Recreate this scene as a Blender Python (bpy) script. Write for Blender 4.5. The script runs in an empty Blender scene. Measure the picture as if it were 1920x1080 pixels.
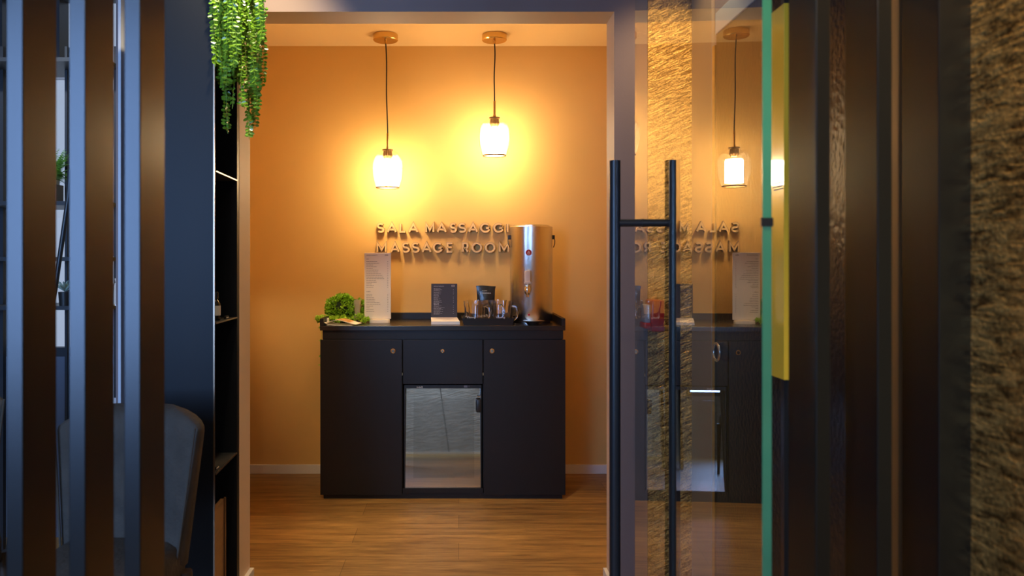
import bpy, bmesh, math, random
from mathutils import Vector, Matrix
R = math.radians
PI = math.pi
random.seed(7)
SC = bpy.context.scene
COL = SC.collection

# ------------------------------------------------------------------ camera
F = 1440.0; CX = 860.0; CY = 495.0; EYE = 1.21     # focal length in pixels, principal point, eye height
cam = bpy.data.cameras.new('camera')
cam_o = bpy.data.objects.new('camera', cam); COL.objects.link(cam_o)
cam_o.location = (0, 0, EYE); cam_o.rotation_euler = (R(90), 0, 0)
cam.sensor_width = 36; cam.lens = 36 * F / 1920
cam.shift_x = (960 - CX) / 1920; cam.shift_y = (CY - 540) / 1920
cam.clip_start = 0.05
cam.dof.use_dof = True; cam.dof.focus_distance = 4.1; cam.dof.aperture_fstop = 5.0
SC.camera = cam_o

# ------------------------------------------------------------------ view, world, lights
SC.view_settings.view_transform = 'Standard'
SC.view_settings.look = 'None'
SC.view_settings.exposure = 0.0
SC.view_settings.gamma = 1.0
SC.view_settings.use_curve_mapping = False
w = bpy.data.worlds.new('daylight'); SC.world = w; w.use_nodes = True
bgn = w.node_tree.nodes['Background']
bgn.inputs[0].default_value = (0.60, 0.74, 1.0, 1); bgn.inputs[1].default_value = 0.62

def area(name, loc, rot, sx, sy, power, col, spread=180):
    l = bpy.data.lights.new(name, 'AREA'); l.shape = 'RECTANGLE'; l.size = sx; l.size_y = sy
    l.energy = power; l.color = col; l.spread = R(spread)
    o = bpy.data.objects.new(name, l); COL.objects.link(o); o.location = loc; o.rotation_euler = rot
    return o
def spot(name, loc, target, power, col, angle=60, blend=0.6, rad=0.03):
    l = bpy.data.lights.new(name, 'SPOT'); l.energy = power; l.color = col
    l.spot_size = R(angle); l.spot_blend = blend; l.shadow_soft_size = rad
    o = bpy.data.objects.new(name, l); COL.objects.link(o); o.location = loc
    o.rotation_euler = (Vector(target) - Vector(loc)).to_track_quat('-Z', 'Y').to_euler()
    return o
# daylight entering through the window in the wall behind the camera, left side
area('daylight_window', (-1.72, -1.31, 1.55), (R(90), 0, 0), 1.25, 1.64, 125, (0.27, 0.50, 1.0))
# unseen ceiling spots without fixtures; the added fills are marked
WARM = (1.0, 0.70, 0.36)
spot('plant_spot', (-0.60, 2.20, 2.47), (-0.74, 2.62, 1.95), 72, (1.0, 0.83, 0.55), 74, 0.8)
spot('gold_wall_fill', (0.70, 2.36, 2.47), (0.75, 2.74, 0.7), 34, WARM, 80, 0.8)  # added warm fill for the gold stucco behind the glass door
spot('near_wall_fill', (0.54, 0.72, 2.47), (0.667, 0.78, 0.9), 100, (1.0, 0.72, 0.38), 75, 0.9)  # added fill grazing the near gold wall, no fitting known there
spot('corridor_spot', (-0.15, 1.75, 2.47), (-0.10, 2.1, 0.0), 5, (1.0, 0.80, 0.62), 120, 1.0)
spot('front_spot', (0.02, -0.70, 2.42), (0.05, 3.9, 0.25), 26, (1.0, 0.80, 0.56), 40, 0.5, 0.04)
spot('floor_fill', (0.18, 3.30, 2.455), (0.18, 3.40, 0), 52, (1.0, 0.70, 0.34), 44, 0.5, 0.03)  # added spot, hidden behind the header, to make the bright floor patch
spot('lounge_fill', (-1.75, 2.35, 2.46), (-1.75, 3.2, 1.25), 45, (0.80, 0.90, 1.0), 80, 0.8)  # added cool fill that lifts the fern and shelving fronts
spot('slate_fill', (-0.25, -0.62, 2.45), (-0.2, -1.2, 0.62), 240, (0.62, 0.80, 1.0), 60, 1.0, 0.05)  # added cool fill brightening the slate wall mirrored in the fridge

PEND = [(-0.390, 4.22, 1.629), (0.197, 4.22, 1.805)]   # x, y, height of the lower ring

# ------------------------------------------------------------------ helpers
def P(px, py, Y):
    """world point of an image position at depth Y"""
    return Vector(((px - CX) / F * Y, Y, EYE + (CY - py) / F * Y))
def X(px, Y): return (px - CX) / F * Y
def Z(py, Y): return EYE + (CY - py) / F * Y

def props(o, label=None, cat=None, group=None, kind=None):
    if label: o['label'] = label
    if cat: o['category'] = cat
    if group: o['group'] = group
    if kind: o['kind'] = kind
    return o
def thing(name, label, cat, loc=(0, 0, 0), rz=0, group=None):
    o = bpy.data.objects.new(name, None); COL.objects.link(o); o.empty_display_size = 0.05
    o.location = loc; o.rotation_euler = (0, 0, rz)
    return props(o, label, cat, group)
def obj(name, bm, mat, parent=None, world=True, smooth=False, label=None):
    """link a bmesh as one mesh object; coordinates are world ones (then moved under the parent) unless world=False"""
    me = bpy.data.meshes.new(name)
    if world and parent is not None:
        p = parent; off = Vector((0, 0, 0))
        while p is not None: off += p.location; p = p.parent
        bmesh.ops.translate(bm, verts=bm.verts, vec=-off)
    bmesh.ops.recalc_face_normals(bm, faces=bm.faces) if not getattr(bm, 'keep', False) else None
    bm.to_mesh(me); bm.free()
    mats = mat if isinstance(mat, (list, tuple)) else [mat]
    for m in mats: me.materials.append(m)
    if smooth:
        for p_ in me.polygons: p_.use_smooth = True
        try: me.set_sharp_from_angle(angle=R(smooth if smooth > 1 else 40))
        except Exception: pass
    o = bpy.data.objects.new(name, me); COL.objects.link(o)
    if parent is not None: o.parent = parent
    if label: o['label'] = label
    return o
def copy_tree(o, parent=None):
    c = o.copy(); COL.objects.link(c)
    if parent is not None: c.parent = parent
    for ch in [q for q in bpy.data.objects if q.parent == o and q is not c]: copy_tree(ch, c)
    return c
def B(): return bmesh.new()
def box(bm, x0, x1, y0, y1, z0, z1, bevel=0, mi=0, mat=None):
    vs = [bm.verts.new(Vector((x, y, z))) for x in (x0, x1) for y in (y0, y1) for z in (z0, z1)]
    if mat is not None:
        for v in vs: v.co = mat @ v.co
    idx = [(0, 1, 3, 2), (4, 6, 7, 5), (0, 4, 5, 1), (2, 3, 7, 6), (0, 2, 6, 4), (1, 5, 7, 3)]
    fs = [bm.faces.new([vs[i] for i in f]) for f in idx]
    for f in fs: f.material_index = mi
    if bevel:
        es = set(e for f in fs for e in f.edges)
        bmesh.ops.bevel(bm, geom=list(es), offset=bevel, segments=2, profile=0.5, affect='EDGES', clamp_overlap=True)
    return fs
def lathe(bm, prof, c=(0, 0, 0), n=32, mi=0, rib=0, ribn=0, axis='z', close=False):
    """prof: list of (radius, height)"""
    rings = []
    c = Vector(c)
    for r, h in prof:
        ring = []
        for k in range(n):
            a = 2 * PI * k / n
            rr = r * (1 + (rib * math.cos(ribn * a) if rib else 0))
            if axis == 'z': v = Vector((rr * math.cos(a), rr * math.sin(a), h))
            elif axis == 'y': v = Vector((rr * math.cos(a), h, rr * math.sin(a)))
            else: v = Vector((h, rr * math.cos(a), rr * math.sin(a)))
            ring.append(bm.verts.new(c + v))
        rings.append(ring)
    for i in range(len(rings) - 1 + (1 if close else 0)):
        a, b = rings[i], rings[(i + 1) % len(rings)]
        for k in range(n):
            f = bm.faces.new((a[k], a[(k + 1) % n], b[(k + 1) % n], b[k])); f.material_index = mi
    if not close:
        if prof[0][0] > 1e-5: bm.faces.new(rings[0]).material_index = mi
        if prof[-1][0] > 1e-5: bm.faces.new(list(reversed(rings[-1]))).material_index = mi
    bmesh.ops.remove_doubles(bm, verts=[v for r_ in rings for v in r_], dist=1e-6)
def tube(bm, pts, r, n=10, mi=0, cap=True):
    pts = [Vector(p) for p in pts]
    rr = r if isinstance(r, (list, tuple)) else [r] * len(pts)
    rings = []; prev = None
    for i, p in enumerate(pts):
        d = (pts[min(i + 1, len(pts) - 1)] - pts[max(i - 1, 0)]).normalized()
        if prev is None:
            u = d.cross(Vector((0, 0, 1)))
            if u.length < 1e-3: u = d.cross(Vector((0, 1, 0)))
        else: u = prev - d * prev.dot(d)
        u.normalize(); prev = u; v = d.cross(u)
        rings.append([bm.verts.new(p + (u * math.cos(2 * PI * k / n) + v * math.sin(2 * PI * k / n)) * rr[i]) for k in range(n)])
    for a, b in zip(rings, rings[1:]):
        for k in range(n):
            bm.faces.new((a[k], a[(k + 1) % n], b[(k + 1) % n], b[k])).material_index = mi
    if cap:
        bm.faces.new(rings[0]).material_index = mi; bm.faces.new(list(reversed(rings[-1]))).material_index = mi
def torus(bm, c, Rr, r, axis='z', n=40, m=8, sx=1, sy=1):
    c = Vector(c); rings = []
    for i in range(n):
        a = 2 * PI * i / n; ring = []
        for j in range(m):
            b = 2 * PI * j / m; q = Rr + r * math.cos(b); h = r * math.sin(b)
            x, y = q * math.cos(a) * sx, q * math.sin(a) * sy
            v = {'z': (x, y, h), 'y': (x, h, y), 'x': (h, x, y)}[axis]
            ring.append(bm.verts.new(c + Vector(v)))
        rings.append(ring)
    for i in range(n):
        a, b = rings[i], rings[(i + 1) % n]
        for j in range(m): bm.faces.new((a[j], a[(j + 1) % m], b[(j + 1) % m], b[j]))
def text_mesh(s, size, mat4, depth=0.0004):
    cu = bpy.data.curves.new('t', 'FONT'); cu.body = s; cu.size = size; cu.extrude = depth; cu.resolution_u = 3
    o = bpy.data.objects.new('t', cu); COL.objects.link(o)
    dg = bpy.context.evaluated_depsgraph_get(); dg.update()
    me = bpy.data.meshes.new_from_object(o.evaluated_get(dg))
    bm = B(); bm.from_mesh(me); bmesh.ops.transform(bm, matrix=mat4, verts=bm.verts)
    bpy.data.objects.remove(o); bpy.data.curves.remove(cu); bpy.data.meshes.remove(me)
    return bm
def text_into(bm, s, width, loc, facing=0.0, depth=0.0004, tilt=0.0):
    """text of a given width standing upright at loc, read from -Y; facing turns it about Z"""
    M = Matrix.Translation(loc) @ Matrix.Rotation(facing, 4, 'Z') @ Matrix.Rotation(R(90) + tilt, 4, 'X')
    t = text_mesh(s, 1.0, Matrix.Identity(4), 0)
    xs = [v.co.x for v in t.verts]; k = width / (max(xs) - min(xs)); t.free()
    t = text_mesh(s, k, M, depth)
    me = bpy.data.meshes.new('t'); t.to_mesh(me); t.free(); bm.from_mesh(me); bpy.data.meshes.remove(me)

# ------------------------------------------------------------------ materials
def nt(name):
    m = bpy.data.materials.new(name); m.use_nodes = True
    return m, m.node_tree, m.node_tree.nodes['Principled BSDF']
def mat(name, col, rough=0.5, metal=0.0, spec=0.5, noise=0.0, nscale=8.0, bump=0.0, bscale=60.0, stretch=(1, 1, 1), emis=None, es=0, sheen=0, aniso=0, coat=0):
    m, t, b = nt(name)
    b.inputs['Base Color'].default_value = (*col, 1); b.inputs['Roughness'].default_value = rough
    b.inputs['Metallic'].default_value = metal; b.inputs['Specular IOR Level'].default_value = spec
    b.inputs['Sheen Weight'].default_value = sheen; b.inputs['Coat Weight'].default_value = coat
    if emis: b.inputs['Emission Color'].default_value = (*emis, 1); b.inputs['Emission Strength'].default_value = es
    N = t.nodes; L = t.links
    if noise or bump:
        tc = N.new('ShaderNodeTexCoord'); mp = N.new('ShaderNodeMapping'); L.new(tc.outputs['Object'], mp.inputs[0])
        mp.inputs['Scale'].default_value = stretch
    if noise:
        n = N.new('ShaderNodeTexNoise'); n.inputs['Scale'].default_value = nscale; n.inputs['Detail'].default_value = 5
        L.new(mp.outputs[0], n.inputs[0])
        mx = N.new('ShaderNodeMix'); mx.data_type = 'RGBA'
        mx.inputs[6].default_value = (*[c * (1 - noise) for c in col], 1); mx.inputs[7].default_value = (*[min(1, c * (1 + noise)) for c in col], 1)
        L.new(n.outputs[0], mx.inputs[0]); L.new(mx.outputs[2], b.inputs['Base Color'])
    if bump:
        n = N.new('ShaderNodeTexNoise'); n.inputs['Scale'].default_value = bscale; n.inputs['Detail'].default_value = 4
        L.new(mp.outputs[0], n.inputs[0])
        bp = N.new('ShaderNodeBump'); bp.inputs['Strength'].default_value = bump; bp.inputs['Distance'].default_value = 0.01
        L.new(n.outputs[0], bp.inputs['Height']); L.new(bp.outputs[0], b.inputs['Normal'])
    return m
def glass_mat(name, ior=1.5, tint=(1, 1, 1), rough=0.0, gcol=(1, 1, 1), single=False):
    """clear glass without refraction: Fresnel mix of a clear and a mirror layer"""
    m = bpy.data.materials.new(name); m.use_nodes = True; t = m.node_tree; N = t.nodes; L = t.links
    for n in list(N): N.remove(n)
    out = N.new('ShaderNodeOutputMaterial'); mix = N.new('ShaderNodeMixShader'); tr = N.new('ShaderNodeBsdfTransparent'); gl = N.new('ShaderNodeBsdfGlossy')
    tr.inputs[0].default_value = (*tint, 1); gl.inputs['Roughness'].default_value = rough; gl.inputs[0].default_value = (*gcol, 1)
    ge = N.new('ShaderNodeNewGeometry'); fr = N.new('ShaderNodeFresnel'); mr = N.new('ShaderNodeMapRange')
    mr.inputs['To Min'].default_value = ior; mr.inputs['To Max'].default_value = 1 / ior
    L.new(ge.outputs['Backfacing'], mr.inputs['Value']); L.new(mr.outputs[0], fr.inputs['IOR'])
    if single:
        iv = N.new('ShaderNodeMath'); iv.operation = 'SUBTRACT'; iv.inputs[0].default_value = 1; L.new(ge.outputs['Backfacing'], iv.inputs[1])
        mu = N.new('ShaderNodeMath'); mu.operation = 'MULTIPLY'; L.new(iv.outputs[0], mu.inputs[0]); L.new(fr.outputs[0], mu.inputs[1]); L.new(mu.outputs[0], mix.inputs[0])
    else: L.new(fr.outputs[0], mix.inputs[0])
    L.new(tr.outputs[0], mix.inputs[1]); L.new(gl.outputs[0], mix.inputs[2]); L.new(mix.outputs[0], out.inputs[0])
    return m
def wood_floor():
    m, t, b = nt('oak_floor'); N = t.nodes; L = t.links
    ge = N.new('ShaderNodeNewGeometry')
    br = N.new('ShaderNodeTexBrick'); L.new(ge.outputs['Position'], br.inputs['Vector'])
    br.offset = 0.37; br.inputs['Scale'].default_value = 1; br.inputs['Brick Width'].default_value = 1.25; br.inputs['Row Height'].default_value = 0.185
    br.inputs['Mortar Size'].default_value = 0.0012; br.inputs['Mortar Smooth'].default_value = 0.4; br.inputs['Bias'].default_value = 0.0
    br.inputs['Color1'].default_value = (0.8, 0.8, 0.8, 1); br.inputs['Color2'].default_value = (1.12, 1.12, 1.12, 1); br.inputs['Mortar'].default_value = (0.3, 0.3, 0.3, 1)
    mp = N.new('ShaderNodeMapping'); mp.inputs['Scale'].default_value = (1.1, 13, 1); L.new(ge.outputs['Position'], mp.inputs[0])
    n1 = N.new('ShaderNodeTexNoise'); n1.inputs['Scale'].default_value = 2.2; n1.inputs['Detail'].default_value = 10; n1.inputs['Roughness'].default_value = 0.7; n1.inputs['Distortion'].default_value = 0.5
    L.new(mp.outputs[0], n1.inputs[0])
    mp2 = N.new('ShaderNodeMapping'); mp2.inputs['Scale'].default_value = (5, 130, 1); L.new(ge.outputs['Position'], mp2.inputs[0])
    n2 = N.new('ShaderNodeTexNoise'); n2.inputs['Scale'].default_value = 2; n2.inputs['Detail'].default_value = 4; L.new(mp2.outputs[0], n2.inputs[0])
    cr = N.new('ShaderNodeValToRGB'); cr.color_ramp.elements[0].position = 0.3; cr.color_ramp.elements[1].position = 0.72
    cr.color_ramp.elements[0].color = (0.16, 0.078, 0.022, 1); cr.color_ramp.elements[1].color = (0.52, 0.315, 0.10, 1)
    ad = N.new('ShaderNodeMath'); ad.operation = 'MULTIPLY_ADD'; ad.inputs[1].default_value = 0.5; L.new(n2.outputs[0], ad.inputs[0])
    sb = N.new('ShaderNodeMath'); sb.operation = 'SUBTRACT'; sb.inputs[1].default_value = 0.25; L.new(n1.outputs[0], sb.inputs[0]); L.new(sb.outputs[0], ad.inputs[2])
    L.new(ad.outputs[0], cr.inputs[0])
    mx = N.new('ShaderNodeMix'); mx.data_type = 'RGBA'; mx.blend_type = 'MULTIPLY'; mx.inputs[0].default_value = 1
    L.new(cr.outputs[0], mx.inputs[6]); L.new(br.outputs[0], mx.inputs[7]); L.new(mx.outputs[2], b.inputs['Base Color'])
    b.inputs['Roughness'].default_value = 0.42
    bp = N.new('ShaderNodeBump'); bp.inputs['Strength'].default_value = 0.25; bp.inputs['Distance'].default_value = 0.003
    L.new(n2.outputs[0], bp.inputs['Height']); L.new(bp.outputs[0], b.inputs['Normal'])
    return m
def gold_stucco():
    m, t, b = nt('gold_stucco'); N = t.nodes; L = t.links
    ge = N.new('ShaderNodeNewGeometry')
    mp0 = N.new('ShaderNodeMapping'); mp0.inputs['Rotation'].default_value = (0, R(24), 0); L.new(ge.outputs['Position'], mp0.inputs[0])
    mp = N.new('ShaderNodeMapping'); mp.inputs['Scale'].default_value = (14, 14, 75); L.new(mp0.outputs[0], mp.inputs[0])
    n1 = N.new('ShaderNodeTexNoise'); n1.inputs['Scale'].default_value = 1.5; n1.inputs['Detail'].default_value = 5; n1.inputs['Distortion'].default_value = 0.8; L.new(mp.outputs[0], n1.inputs[0])
    n2 = N.new('ShaderNodeTexNoise'); n2.inputs['Scale'].default_value = 170; n2.inputs['Detail'].default_value = 3; L.new(ge.outputs['Position'], n2.inputs[0])
    mx = N.new('ShaderNodeMath'); mx.operation = 'MULTIPLY_ADD'; mx.inputs[1].default_value = 0.55; L.new(n2.outputs[0], mx.inputs[0]); L.new(n1.outputs[0], mx.inputs[2])
    cr = N.new('ShaderNodeValToRGB'); cr.color_ramp.elements[0].position = 0.6; cr.color_ramp.elements[1].position = 0.95
    cr.color_ramp.elements[0].color = (0.17, 0.085, 0.022, 1); cr.color_ramp.elements[1].color = (0.98, 0.58, 0.17, 1)
    L.new(mx.outputs[0], cr.inputs[0]); L.new(cr.outputs[0], b.inputs['Base Color'])
    b.inputs['Metallic'].default_value = 0.9; b.inputs['Roughness'].default_value = 0.42
    bp = N.new('ShaderNodeBump'); bp.inputs['Strength'].default_value = 0.9; bp.inputs['Distance'].default_value = 0.006
    L.new(mx.outputs[0], bp.inputs['Height']); L.new(bp.outputs[0], b.inputs['Normal'])
    return m
def slate():
    m, t, b = nt('slate_panel'); N = t.nodes; L = t.links
    ge = N.new('ShaderNodeNewGeometry')
    mp0 = N.new('ShaderNodeMapping'); mp0.inputs['Rotation'].default_value = (0, R(8), 0); L.new(ge.outputs['Position'], mp0.inputs[0])
    mp = N.new('ShaderNodeMapping'); mp.inputs['Scale'].default_value = (4.5, 1, 42); L.new(mp0.outputs[0], mp.inputs[0])
    n1 = N.new('ShaderNodeTexNoise'); n1.inputs['Scale'].default_value = 1.4; n1.inputs['Detail'].default_value = 9; n1.inputs['Roughness'].default_value = 0.62; n1.inputs['Distortion'].default_value = 0.9; L.new(mp.outputs[0], n1.inputs[0])
    cr = N.new('ShaderNodeValToRGB'); cr.color_ramp.elements[0].position = 0.3; cr.color_ramp.elements[1].position = 0.7
    cr.color_ramp.elements[0].color = (0.28, 0.27, 0.26, 1); cr.color_ramp.elements[1].color = (0.50, 0.49, 0.47, 1)
    L.new(n1.outputs[0], cr.inputs[0]); L.new(cr.outputs[0], b.inputs['Base Color']); b.inputs['Roughness'].default_value = 0.5
    bp = N.new('ShaderNodeBump'); bp.inputs['Strength'].default_value = 1.0; bp.inputs['Distance'].default_value = 0.02
    L.new(n1.outputs[0], bp.inputs['Height']); L.new(bp.outputs[0], b.inputs['Normal'])
    return m

M_peach = mat('peach_plaster', (0.68, 0.42, 0.13), 0.72, noise=0.05, nscale=3, bump=0.03, bscale=150)
M_ceil = mat('cream_ceiling', (0.80, 0.66, 0.46), 0.8)
M_mauve = mat('mauve_grey_paint', (0.23, 0.165, 0.155), 0.75, bump=0.03, bscale=120)
M_beige = mat('beige_jamb_paint', (0.66, 0.52, 0.38), 0.6)
M_white = mat('white_paint', (0.72, 0.68, 0.62), 0.6)
M_black = mat('black_laminate', (0.0085, 0.0075, 0.0085), 0.45, spec=0.38, noise=0.15, nscale=40, bump=0.04, bscale=400)
M_top = mat('black_worktop', (0.018, 0.016, 0.017), 0.27, bump=0.02, bscale=250)
M_void = mat('dark_recess', (0.004, 0.004, 0.004), 0.8)
M_slat = mat('bronze_slat', (0.042, 0.041, 0.042), 0.30, metal=0.88, bump=0.02, bscale=500)
M_unit = mat('dark_unit_board', (0.008, 0.009, 0.012), 0.45, spec=0.22, bump=0.02, bscale=300)
M_shelf = mat('bronze_shelf', (0.30, 0.22, 0.15), 0.3, metal=0.9)
M_steel = mat('brushed_steel', (0.72, 0.68, 0.62), 0.22, metal=1.0, bump=0.12, bscale=30, stretch=(40, 40, 0.6))
M_chrome = mat('chrome', (0.85, 0.85, 0.87), 0.08, metal=1.0)
M_brass = mat('brushed_brass', (0.72, 0.50, 0.20), 0.25, metal=1.0)
M_bpow = mat('black_powder_coat', (0.012, 0.013, 0.016), 0.35)
M_bplastic = mat('black_plastic', (0.012, 0.012, 0.012), 0.4)
M_cream = mat('cream_plastic', (0.75, 0.68, 0.55), 0.4)
M_paper = mat('white_paper', (0.93, 0.85, 0.69), 0.7)
M_ink = mat('dark_ink', (0.10, 0.08, 0.06), 0.7)
M_inkl = mat('pale_ink', (0.62, 0.56, 0.50), 0.7)
M_menu = mat('charcoal_card', (0.050, 0.038, 0.036), 0.55)
M_foil = mat('black_foil', (0.020, 0.018, 0.014), 0.25, bump=0.6, bscale=14)
M_red = mat('red_enamel', (0.52, 0.012, 0.01), 0.3)
M_yellow = mat('yellow_board', (0.86, 0.56, 0.045), 0.18, coat=0.6)
M_leaf = mat('boxwood_leaf', (0.26, 0.50, 0.025), 0.34, noise=0.55, nscale=60)
M_leaf2 = mat('lime_leaf', (0.46, 0.70, 0.05), 0.4, noise=0.35, nscale=60)
M_leaf3 = mat('trailing_leaf', (0.15, 0.30, 0.02), 0.22, noise=0.5, nscale=40)
M_fern = mat('fern_leaf', (0.30, 0.55, 0.12), 0.5, noise=0.3, nscale=40)
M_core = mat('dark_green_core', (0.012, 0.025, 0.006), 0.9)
M_stem = mat('stem', (0.22, 0.22, 0.05), 0.6)
M_pot = mat('beige_pot', (0.50, 0.42, 0.26), 0.6)
M_letter = mat('letter_face', (0.68, 0.46, 0.20), 0.5)
M_rim = mat('letter_rim', (0.28, 0.17, 0.08), 0.45)
M_cord = mat('black_cord', (0.02, 0.012, 0.01), 0.6)
M_bronze = mat('dark_bronze', (0.16, 0.085, 0.03), 0.4, metal=0.8)
M_opal = mat('opal_glass', (0.9, 0.8, 0.65), 0.5, emis=(1.0, 0.74, 0.42), es=78)
M_dome = glass_mat('ribbed_glass', 1.45)
M_mug = mat('mug_glass', (1, 1, 1), 0.0)
M_mug.node_tree.nodes['Principled BSDF'].inputs['Transmission Weight'].default_value = 1.0
M_dglass = glass_mat('door_glass', 3.2, (0.93, 0.965, 0.94), single=True)
M_wglass = glass_mat('window_glass', 1.5)
M_gedge = mat('green_glass_edge', (0.045, 0.24, 0.13), 0.12, coat=1.0, noise=0.85, nscale=2.5)
M_mirror = mat('mirror_glass', (0.60, 0.58, 0.56), 0.015, metal=1.0)
M_mirror2 = mat('mirror_inner_glass', (0.50, 0.48, 0.465), 0.03, metal=1.0)
M_velvet = mat('charcoal_velvet', (0.060, 0.048, 0.037), 0.8, noise=0.5, nscale=14, bump=0.3, bscale=90, sheen=0.0)
M_velvetw = mat('velvet_piping', (0.06, 0.048, 0.035), 0.8, noise=0.3, nscale=20)
M_wleg = mat('dark_wood_leg', (0.05, 0.03, 0.02), 0.4)
M_dkdoor = mat('dark_door', (0.016, 0.013, 0.012), 0.26, spec=0.2, bump=0.25, bscale=70)
M_frame = mat('black_window_frame', (0.02, 0.022, 0.028), 0.4)
M_grey = mat('cool_grey_paint', (0.40, 0.41, 0.46), 0.6)
M_dgrey = mat('slate_grey_paint', (0.13, 0.145, 0.19), 0.6)
M_lwhite = mat('pale_wall', (0.62, 0.64, 0.70), 0.6)
M_floor = wood_floor(); M_gold = gold_stucco(); M_slate = slate()
M_bottle = mat('dark_bottle_glass', (0.012, 0.010, 0.008), 0.12)
M_blabel = mat('bottle_label', (0.55, 0.50, 0.43), 0.6)
M_pic = mat('orange_print', (0.75, 0.33, 0.10), 0.5, noise=0.6, nscale=35)
M_oakp = mat('oak_veneer', (0.30, 0.17, 0.07), 0.45, noise=0.35, nscale=6, stretch=(1, 1, 14))

# ------------------------------------------------------------------ setting
YF, YB, YW = 2.745, 2.885, 4.44          # opening wall front, back; massage room back wall
XL, XR = -0.784, 0.556                   # opening
HZ = 2.112; CZ = 2.47; TOP = 2.50
def struct(name, bm, m, **k): return props(obj(name, bm, m, **k), kind='structure')

b = B(); box(b, -3.2, 1.6, -1.5, 4.6, -0.06, 0); struct('floor', b, M_floor)
b = B(); box(b, -3.2, 1.6, -1.5, YF + 0.07, TOP, TOP + 0.06); box(b, -3.2, -1.225, YF + 0.07, 3.6, TOP, TOP + 0.06); struct('ceiling', b, M_ceil)
b = B(); box(b, -1.225, 1.25, YB, YW + 0.1, CZ, CZ + 0.06)
struct('ceiling_massage_room', b, mat('peach_ceiling', (0.72, 0.51, 0.25), 0.8))
b = B(); box(b, -1.3, 1.25, YW, YW + 0.08, 0, CZ + 0.05); struct('wall_back', b, M_peach)
b = B(); box(b, -1.225, -1.205, YB, YW + 0.05, 0, CZ + 0.03); struct('wall_massage_left', b, M_peach)
b = B(); box(b, 1.15, 1.2, YB, YW + 0.05, 0, CZ + 0.03); struct('wall_massage_right', b, M_peach)
# opening wall: left pier, right pier, header (mauve faces, beige reveals)
def pier(bm, x0, x1, z0, z1):
    for f in box(bm, x0, x1, YF, YB, z0, z1):
        c = f.calc_center_median(); n = (c - Vector(((x0 + x1) / 2, (YF + YB) / 2, (z0 + z1) / 2)))
        f.material_index = 0 if n.y < -0.03 else (1 if abs(n.y) < 0.03 else 2)
b = B(); pier(b, -1.225, XL, 0, TOP); pier(b, XR, 1.2, 0, TOP); pier(b, XL, XR, HZ, TOP)
struct('wall_front', b, [M_mauve, M_beige, M_peach])
# baseboards
b = B(); box(b, -1.205, 1.15, YW - 0.014, YW, 0, 0.052, 0.002); struct('baseboard_back', b, M_white)
b = B(); box(b, XL, XL + 0.016, YF, YB + 0.0, 0, 0.07, 0.002); struct('baseboard_left', b, M_white)
b = B(); box(b, XR - 0.014, XR, YF, YB, 0, 0.07, 0.002); struct('baseboard_right', b, M_white)
# right side: gold stucco on the wall face behind the glass door, side wall with a dark door
XS = 0.842
b = B(); box(b, X(1214, YF), XS, YF - 0.008, YF, 0, TOP - 0.002); struct('trim_1', b, M_gold)
b = B(); box(b, XS, XS + 0.06, 1.13, YF, 0, TOP); struct('wall_right', b, M_mauve)
# near right wall, gold stucco, from the slat screen to the wall behind the camera
b = B(); box(b, 0.667, 0.76, -1.2, 1.0, 0, TOP); struct('wall_near_right', b, M_gold)
# wall behind the camera: slate cladding with one joint, window opening at its left end
WX0, WX1, WZ0, WZ1 = -2.38, -1.06, 0.70, 2.40
b = B(); box(b, -3.2, WX0, -1.28, -1.2, 0, TOP); box(b, WX1, 0.76, -1.28, -1.2, 0, TOP); box(b, WX0, WX1, -1.28, -1.2, 0, WZ0); box(b, WX0, WX1, -1.28, -1.2, WZ1, TOP)
struct('wall_behind_camera', b, M_slate)
b = B(); M_ = Matrix.Translation((-0.06, -1.199, 0.4)) @ Matrix.Rotation(R(-8), 4, 'Y'); box(b, -0.004, 0.004, -0.002, 0.001, -0.385, 0.95, mat=M_); struct('trim_2', b, M_void)
b = B(); box(b, WX1, 0.667, -1.2, -1.186, 0, 0.022); struct('baseboard_behind_camera', b, M_white)
wf = B()
for x0, x1, z0, z1 in ((WX0, WX0 + .05, WZ0, WZ1), (WX1 - .05, WX1, WZ0, WZ1), (WX0, WX1, WZ0, WZ0 + .05), (WX0, WX1, WZ1 - .05, WZ1), (-1.745, -1.695, WZ0, WZ1)): box(wf, x0, x1, -1.27, -1.22, z0, z1)
w2 = struct('window_2', wf, M_frame)
b = B(); box(b, WX0 + .05, WX1 - .05, -1.248, -1.242, WZ0 + .05, WZ1 - .05); obj('pane', b, M_wglass, w2)
b = B(); box(b, -3.26, -3.2, -1.28, 3.5, 0, TOP + .06); struct('wall_left', b, M_dgrey)

# window of the lounge, far left, with its low wall
YL = 3.40
b = B(); box(b, -3.2, -1.225, YL, YL + 0.08, 0, 0.80); box(b, -3.2, -1.225, YL, YL + 0.08, 2.42, TOP); struct('wall_lounge', b, M_dgrey)
fr = B()
for px in (4, 228): box(fr, X(px - 5, YL), X(px + 5, YL), YL - 0.02, YL + 0.05, 0.80, 2.42)
box(fr, X(102, YL), X(118, YL), YL - 0.03, YL + 0.05, Z(126, YL), 2.42)
box(fr, -3.2, -3.1, YL, YL + 0.05, 0.80, 2.42); box(fr, -2.65, -2.58, YL, YL + 0.05, 0.8, 2.42)
box(fr, -3.2, -1.225, YL - 0.02, YL + 0.05, Z(134, YL), Z(124, YL))
box(fr, -3.2, -1.225, YL, YL + 0.05, 2.38, 2.42); box(fr, -3.2, -1.225, YL, YL + 0.05, 0.80, 0.84)
w1 = struct('window_1', fr, M_frame)
b = B(); box(b, -3.2, -1.225, YL + 0.02, YL + 0.026, 0.84, 2.38); obj('pane', b, M_wglass, w1)
b = B(); box(b, X(60, YL), X(218, YL), YL - 0.012, YL, Z(150, YL), Z(134, YL)); obj('blind_box', b, M_grey, w1)
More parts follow.
